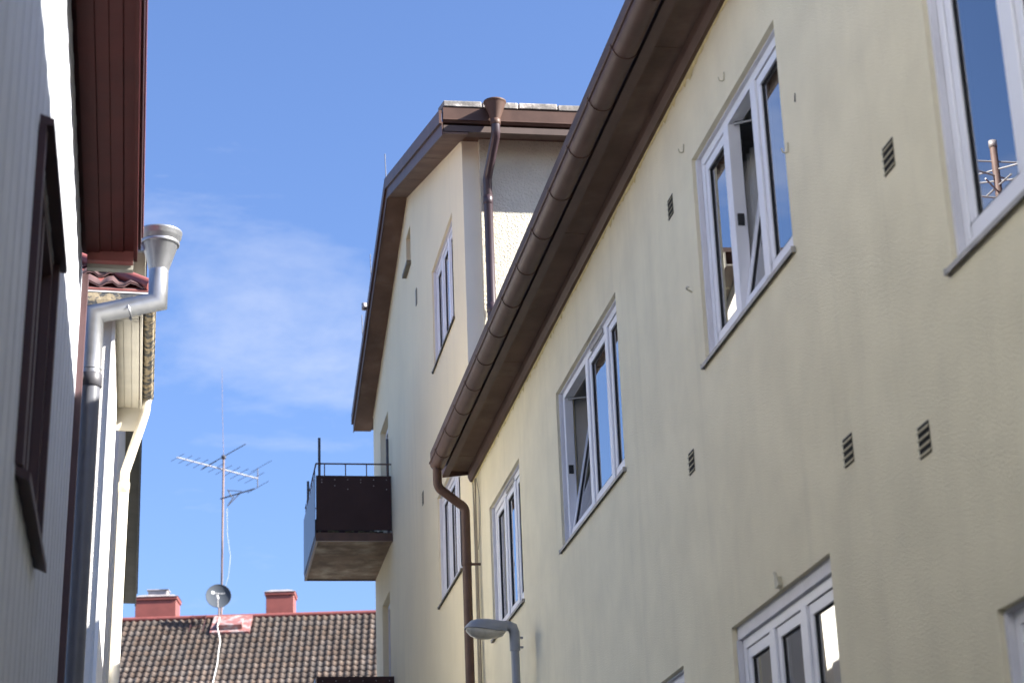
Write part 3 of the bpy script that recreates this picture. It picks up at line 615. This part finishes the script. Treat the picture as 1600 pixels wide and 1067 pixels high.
# ------------------------------------------------------------------ third left house
TB = (-.5, 26.0, 0)
th = thing('grey_gable_house', 'grey house end beyond the ivory pipe with a dark sloping eave', 'house', TB, LF)
def r3(y, o=0.): return 10.55-.24*(y-22.4)+o
m = MB(TB); m.add([(-.5, 22.4, 0), (-.5, 31.2, 0), (-.5, 31.2, r3(31.2, .1)), (-.5, 22.4, r3(22.4, .1)), (-8, 22.4, 0), (-8, 22.4, 10.5), (-8, 31.2, 0), (-8, 31.2, 8.4)], [(0, 1, 2, 3), (0, 3, 5, 4), (1, 6, 7, 2)]); m.build('wall', 'greyrender', th)
def r3s(x0, x1, a, b, z0, z1): return [(x0, a, r3(a, z0)), (x1, a, r3(a, z0)), (x1, b, r3(b, z0)), (x0, b, r3(b, z0)), (x0, a, r3(a, z1)), (x1, a, r3(a, z1)), (x1, b, r3(b, z1)), (x0, b, r3(b, z1))]
for i in range(5):
    a = 22.1+i*1.85; MB(TB).hexa(r3s(-.499, -.322, a+.004, a+1.846, 0, .02)).build('soffit_panel', 'greysoffit', th)
MB(TB).hexa(r3s(-.321, -.30, 22.1, 31.4, -.02, .18)).build('rake_fascia', 'greysoffit', th)
MB(TB).hexa(r3s(-8.2, -.285, 22.1, 31.4, .181, .24)).build('roof', 'rooftop', th)

# ================================================================== far house with clay tile roof
P1 = Vector((-1.501, 60.0, 14.106)); an = R(-7.905); PT = R(37)
HM = Matrix.Translation((P1.x, P1.y, 0)) @ Matrix.Rotation(an, 4, 'Z')
thb = thing('tiled_house', 'distant house with weathered brown clay tile roof and two red chimneys', 'house', (0, 0, 0), HM)
RZ = P1.z; U0, U1 = -4.0, 11.5; SL = 7.0
def rp_(u, s, h=0): return (u, -s*math.cos(PT)-h*math.sin(PT), RZ-s*math.sin(PT)+h*math.cos(PT))
b = MB(); b.hexa([rp_(U0, 0, -.25), rp_(U1, 0, -.25), rp_(U1, SL, -.25), rp_(U0, SL, -.25), rp_(U0, 0, -.06), rp_(U1, 0, -.06), rp_(U1, SL, -.06), rp_(U0, SL, -.06)])
b.hexa([(U0, 0, RZ-.25), (U1, 0, RZ-.25), (U1, 5.6, RZ-.25-5.6*math.tan(PT)), (U0, 5.6, RZ-.25-5.6*math.tan(PT)), (U0, 0, RZ-.06), (U1, 0, RZ-.06), (U1, 5.6, RZ-.06-5.6*math.tan(PT)), (U0, 5.6, RZ-.06-5.6*math.tan(PT))])
b.build('roof', 'rooftop', thb)
b = MB(); zc = RZ-5.2*math.tan(PT); b.box((U0+.3, -5.1, 0), (U1-.3, 5.1, zc)); b.add([(U0+.3, -5.1, zc), (U0+.3, 5.1, zc), (U0+.3, 0, RZ-.3), (U1-.3, -5.1, zc), (U1-.3, 5.1, zc), (U1-.3, 0, RZ-.3)], [(0, 1, 2), (3, 5, 4)]); b.build('wall', 'greyrender', thb)
# tiles
TW, TL = .203, .335
def tile_mb(mb, u, s, jit=0):
    n = 7; vs = []
    for i in range(n):
        a = i/(n-1); x = a*(TW+.012)
        h = .025*math.cos(a*2*math.pi+.6)+.010
        for (ss, lift) in ((s+TL+.03, .038), (s+TL+.025, .010), (s-.02, .002)):
            vs.append(rp_(u+x, ss, h+lift))
    mb.add(vs, [f for i in range(n-1) for f in ((3*i, 3*i+1, 3*i+4, 3*i+3), (3*i, 3*i+3, 3*i+5, 3*i+2))], True); return mb
proto = tile_mb(MB(), 0, 0)
o3 = Vector(rp_(0, 0, 0))
hatch_box = (2.66, 3.78, -.05, 1.12)
cols = int((U1-U0)/TW); rows = int(SL/TL)
first = None; rest = MB(); cnt = 0
for r in range(rows):
    for c in range(cols):
        u = U0+c*TW; s = .06+r*TL
        if hatch_box[0] < u+TW/2 < hatch_box[1] and s+TL/2 < hatch_box[3]: continue
        if r < 9 and .12 < u+TW/2 < 7.3 and cnt < 300:
            if first is None:
                me_mb = MB(o3); me_mb.v = [v-o3 for v in proto.v]; me_mb.f = proto.f; me_mb.sm = proto.sm
                first = me_mb.build('roof_tile', 'tile', thb); ob = first
            else: ob = inst(first, thb, (0, 0, 0))
            ob.location = rp_(u, s, random.uniform(-.004, .006)); ob.rotation_euler = (0, 0, random.uniform(-.012, .012)); cnt += 1
        else: tile_mb(rest, u, s)
rest.build('roof_tile_field', 'tile', thb, kind='stuff')
rc = MB(); rc.tube([(U0, -.02, RZ+.035), (U1, -.02, RZ+.03)], .07, 10); rc.build('ridge_cap', 'redlight', thb)
CV = .72
def chimney(u0, u1, hgt, pot):
    m = MB(); m.box((u0, CV-.42, RZ-.9), (u1, CV+.42, RZ+hgt-.10)); co = m.build('chimney', 'chimney', thb, bevel=.012)
    MB().box((u0-.04, CV-.46, RZ+hgt-.099), (u1+.04, CV+.46, RZ+hgt-.0)).build('chimney_collar', 'chimney', co, bevel=.01)
    c = MB(); c.hexa([(u0-.06, CV-.48, RZ+hgt+.001), (u1+.06, CV-.48, RZ+hgt+.001), (u1+.06, CV+.48, RZ+hgt+.001), (u0-.06, CV+.48, RZ+hgt+.001), (u0+.15, CV-.3, RZ+hgt+.09), (u1-.15, CV-.3, RZ+hgt+.09), (u1-.15, CV+.3, RZ+hgt+.09), (u0+.15, CV+.3, RZ+hgt+.09)]); c.build('chimney_cap', 'cap', co)
    if pot:
        MB().box((u0+.34, CV-.2, RZ+hgt+.091), (u1-.30, CV+.2, RZ+hgt+.24)).box((u0+.30, CV-.24, RZ+hgt+.241), (u1-.26, CV+.24, RZ+hgt+.275)).build('chimney_pot', 'cap', co, bevel=.01)
    return co
c1 = chimney(.23, 1.46, .78, True); c1['label'] = 'wider red chimney with a grey pot'
c2 = chimney(4.16, 5.0, .82, False); c2['label'] = 'narrower red chimney without a pot'
hb = MB(); a, b_, s0, s1 = 2.66, 3.80, .0, 1.15
hb.hexa([rp_(a, s0, 0), rp_(b_, s0, 0), rp_(b_-.01, s1, .0), rp_(a-.03, s1, .0), rp_(a, s0, .095), rp_(b_, s0, .095), rp_(b_-.01, s1, .095), rp_(a-.03, s1, .095)])
hto = hb.build('roof_hatch', 'hatch', thb)
hb = MB(); hb.hexa([rp_(2.87, .40, .096), rp_(3.56, .40, .096), rp_(3.58, .98, .096), rp_(2.85, .98, .096), rp_(2.87, .40, .16), rp_(3.56, .40, .16), rp_(3.58, .98, .25), rp_(2.85, .98, .25)]); hb.build('hatch_lid', 'hatch', hto, bevel=.01)
ld = MB()
for u in (2.02, 2.42): ld.tube([rp_(u, .02, .13), rp_(u, 1.15, .13)], .014, 6)
for s in (.1, .45, .8): ld.tube([rp_(2.02, s, .13), rp_(2.42, s, .13)], .011, 6)
ld.build('roof_ladder', 'darkred', thb)
MB().tube([rp_(2.88, .5, .26), rp_(2.86, 1.1, .26), rp_(3.0, 1.7, .08), rp_(3.02, 2.4, .08), rp_(3.06, 3.2, .08), rp_(3.05, 5, .08)], .014, 6).build('roof_cable', 'pilaster', thb)
# dish
ds = thing('satellite_dish', 'round grey satellite dish with white lettering at the foot of the aerial mast', 'dish', (2.836, -.55, RZ+.05), HM)
n = 32; vs = [(0, 0.10, 0)]; fs = []
for k, rr in enumerate((.12, .24, .34, .37)):
    for j in range(n): t = 2*math.pi*j/n; vs.append((rr*math.cos(t), .10-.10*(rr/.37)**2, 1.06*rr*math.sin(t)))
fs += [(0, 1+j, 1+(j+1) % n) for j in range(n)]
for k in range(3): fs += [(1+k*n+j, 1+(k+1)*n+j, 1+(k+1)*n+(j+1) % n, 1+k*n+(j+1) % n) for j in range(n)]
tilt = Matrix.Rotation(R(-18), 4, 'X') @ Matrix.Rotation(R(8), 4, 'Z')
def dpos(v): return tuple((tilt @ Vector(v))+Vector((0, -.05, .50)))
m = MB(); m.add([dpos(v) for v in vs], fs, True); m.build('reflector', 'dish', ds)
m = MB(); rim = [dpos((.372*math.cos(2*math.pi*j/n), 0, 1.06*.372*math.sin(2*math.pi*j/n))) for j in range(n+1)]; m.tube(rim, .009, 6); m.build('rim', 'dish', ds)
MB().tube([dpos((0, 0, -.38)), dpos((-.02, -.30, -.28))], .012, 6).tube([dpos((-.02, -.30, -.28)), dpos((-.05, -.36, -.19))], .035, 8).build('feed_arm', 'pilaster', ds)
MB().tube([(0, .1, -.08), (0, .1, .45)], .025, 8).build('dish_mount', 'mast', ds)
tx = bpy.data.curves.new('lettering', 'FONT'); tx.body = 'Canal Digital'; tx.size = .056; tx.extrude = .001
to = bpy.data.objects.new('lettering', tx); C.objects.link(to); bpy.context.view_layer.update()
me = bpy.data.meshes.new_from_object(to.evaluated_get(bpy.context.evaluated_depsgraph_get())); bpy.data.objects.remove(to); bpy.data.curves.remove(tx)
def dish_front(x, z): return .10-.10*((x*x+(z/1.06)**2)/.37**2)-.006
for v in me.vertices:
    x, z = v.co.x-.10, v.co.y+.115; v.co = Vector(dpos((x, dish_front(x, z)+v.co.z, z)))
me.materials.append(M['letter']); lo = bpy.data.objects.new('lettering', me); C.objects.link(lo); lo.parent = ds
m = MB(); q = [(-.215, .10), (-.13, .10), (-.13, .18), (-.215, .18)]; m.add([dpos((x, dish_front(x, z)-.002, z)) for x, z in q], [(0, 1, 2, 3)]); m.build('logo', 'letter', ds)
m = MB(); q = [(-.195, .12), (-.165, .12), (-.15, .14), (-.165, .16), (-.195, .16)]; m.add([dpos((x, dish_front(x, z)-.004, z)) for x, z in q], [(0, 1, 2, 3, 4)]); m.build('logo_mark', 'dish', ds)
# aerial mast
am = thing('aerial_mast', 'tall thin rusty mast with television aerials above the tiled roof', 'antenna', (2.85, .12, RZ-.1), HM)
def A(u, v, z): return (u-2.85, v-.12, z+.1)   # u along the ridge, z above it
MB().tube([A(2.84, .12, -.3), A(2.85, .12, 5.03)], .032, 10).build('mast', 'mast', am)
MB().tube([A(2.85, .12, 5.0), A(2.80, .12, 6.4), A(2.765, .12, 7.95)], [.008, .006, .004], 6).build('whip', 'mast', am)
MB().lathe([(.0, 0), (.07, 0), (.08, .03), (.07, .10), (.03, .12)], A(2.85, .12, 5.0), 12).build('mast_head', 'darkmetal', am)
bo_a, bo_b = Vector((1.46, -.25, 4.98)), Vector((3.86, .55, 4.46))
ya = MB().tube([A(*bo_a), A(*bo_b)], .022, 6).build('yagi_boom', 'alu', am)
el = Vector((.92, -.5, .34)).normalized()
for i in range(11):
    c = bo_a.lerp(bo_b, i/10.5+.01); L_ = .26+.012*i
    MB().tube([A(*(c-el*L_)), A(*(c+el*L_))], .008, 5).build('yagi_rod', 'darkmetal', ya)
MB().tube([A(*(Vector((2.86, .12, 5.08))-el*.85)), A(*(Vector((2.86, .12, 5.08))+el*.85))], .014, 6).build('crossbar', 'darkmetal', am)
e = bo_b; MB().tube([A(e.x, e.y, e.z-.30), A(e.x, e.y, e.z+.33)], .016, 6).tube([A(*(e+Vector((0, 0, .33))-el*.25)), A(*(e+Vector((0, 0, .33))+el*.55))], .008, 5).tube([A(*(e+Vector((0, 0, -.28))-el*.4)), A(*(e+Vector((0, 0, -.28))+el*.45))], .008, 5).build('reflector_rods', 'darkmetal', ya)
MB().tube([A(2.78, .0, 3.69), A(3.85, -.2, 3.93)], .022, 6).build('log_boom', 'darkmetal', am)
MB().tube([A(3.38, -.1, 3.82), A(3.02, -.15, 3.42)], .016, 6).tube([A(3.0, -.1, 3.93), A(3.45, -.12, 3.88)], .012, 6).tube([A(3.02, -.1, 3.95), A(3.14, -.1, 3.70)], .016, 6).tube([A(3.02, -.15, 3.42), A(3.2, -.12, 3.72)], .016, 6).build('log_elements', 'darkmetal', am)
p = [A(2.98, .05, 3.4), A(3.0, .05, 2.6), A(3.1, .05, 1.9), A(3.05, .05, 1.3), A(2.93, .08, .9), A(2.9, .1, .3)]
MB().tube(p, .007, 5).build('aerial_cable', 'alu', am)

# ================================================================== street lamp
LBs = (2.83, 16.5, 0)
sl_ = thing('street_lamp', 'small grey street lamp with cloudy bowl standing against the yellow wall', 'lamp', LBs)
MB(LBs).tube([(2.83, 16.5, 0), (2.83, 16.5, 4.80)], .036, 16).build('post', 'lampgrey', sl_)
MB(LBs).tube([(2.83, 16.5, 4.78), (2.83, 16.5, 4.93), (2.815, 16.5, 4.975), (2.77, 16.5, 4.995), (2.73, 16.5, 4.995)], [.045, .045, .044, .042, .04], 14).box((2.87, 16.485, 4.80), (2.90, 16.51, 4.815)).box((2.87, 16.485, 4.88), (2.90, 16.51, 4.895)).build('elbow', 'lampgrey', sl_)
def shell(sec, name, m, lower=False):
    mm = MB(LBs); n = 16; vs = []
    for (x, w_, zt, zb) in sec:
        for j in range(n+1):
            a = math.pi*j/n; s_ = math.sin(a); vs.append((x, 16.5+w_*math.cos(a), (zb-(zb-zt)*(s_**.7)) if not lower else zb-(zb-zt)*(s_**.8)))
    k = n+1; mm.add(vs, [(i*k+j, i*k+j+1, (i+1)*k+j+1, (i+1)*k+j) for i in range(len(sec)-1) for j in range(n)], True)
    mm.add([vs[j] for j in range(k)], [tuple(range(k))]); mm.add([vs[(len(sec)-1)*k+j] for j in range(k)], [tuple(range(k))[::-1]])
    return mm.build(name, m, sl_)
shell([(2.775, .035, 5.015, 4.965), (2.745, .075, 5.03, 4.94), (2.68, .095, 5.04, 4.935), (2.60, .11, 5.05, 4.945), (2.52, .115, 5.05, 4.955), (2.46, .105, 5.035, 4.963), (2.425, .075, 5.005, 4.968), (2.405, .03, 4.98, 4.968)], 'housing', 'lampgrey')
shell([(2.75, .03, 4.935, 4.938), (2.73, .07, 4.905, 4.935), (2.68, .09, 4.888, 4.933), (2.60, .10, 4.878, 4.943), (2.52, .105, 4.88, 4.952), (2.46, .095, 4.905, 4.96), (2.425, .06, 4.94, 4.966), (2.415, .02, 4.96, 4.967)], 'bowl', 'bowl', True)
MB(LBs).box((2.72, 16.41, 4.932), (2.75, 16.59, 4.95)).box((2.44, 16.40, 4.958), (2.70, 16.412, 4.966)).build('bowl_clip', 'lampgrey', sl_)

# ================================================================== aerial that shows in the right-hand window
ra = thing('roof_aerial', 'stubby aerial pole with short rods, seen reflected in the rightmost window', 'antenna', (-2.9, 19.40, 9.28))
MB().tube([(0, 0, -.6), (0, 0, 1.80)], .042, 10).build('mast', 'mast', ra)
MB().lathe([(.0, 0), (.05, 0), (.05, .08), (0, .09)], (0, 0, 1.78), 10).build('mast_cap', 'cap', ra)
for i, (zz, L_, an_) in enumerate(((1.60, .34, .2), (1.50, .30, 1.0), (1.42, .42, -.3), (1.36, .36, .6), (1.30, .40, 1.6), (1.22, .38, -.8), (1.15, .30, .1))):
    MB().tube([(-L_*math.cos(an_), -L_*math.sin(an_), zz-.03), (L_*math.cos(an_), L_*math.sin(an_), zz+.04)], .011, 6).build('rod', 'alu', ra)
print('objects', len(bpy.data.objects), 'tiles', cnt)
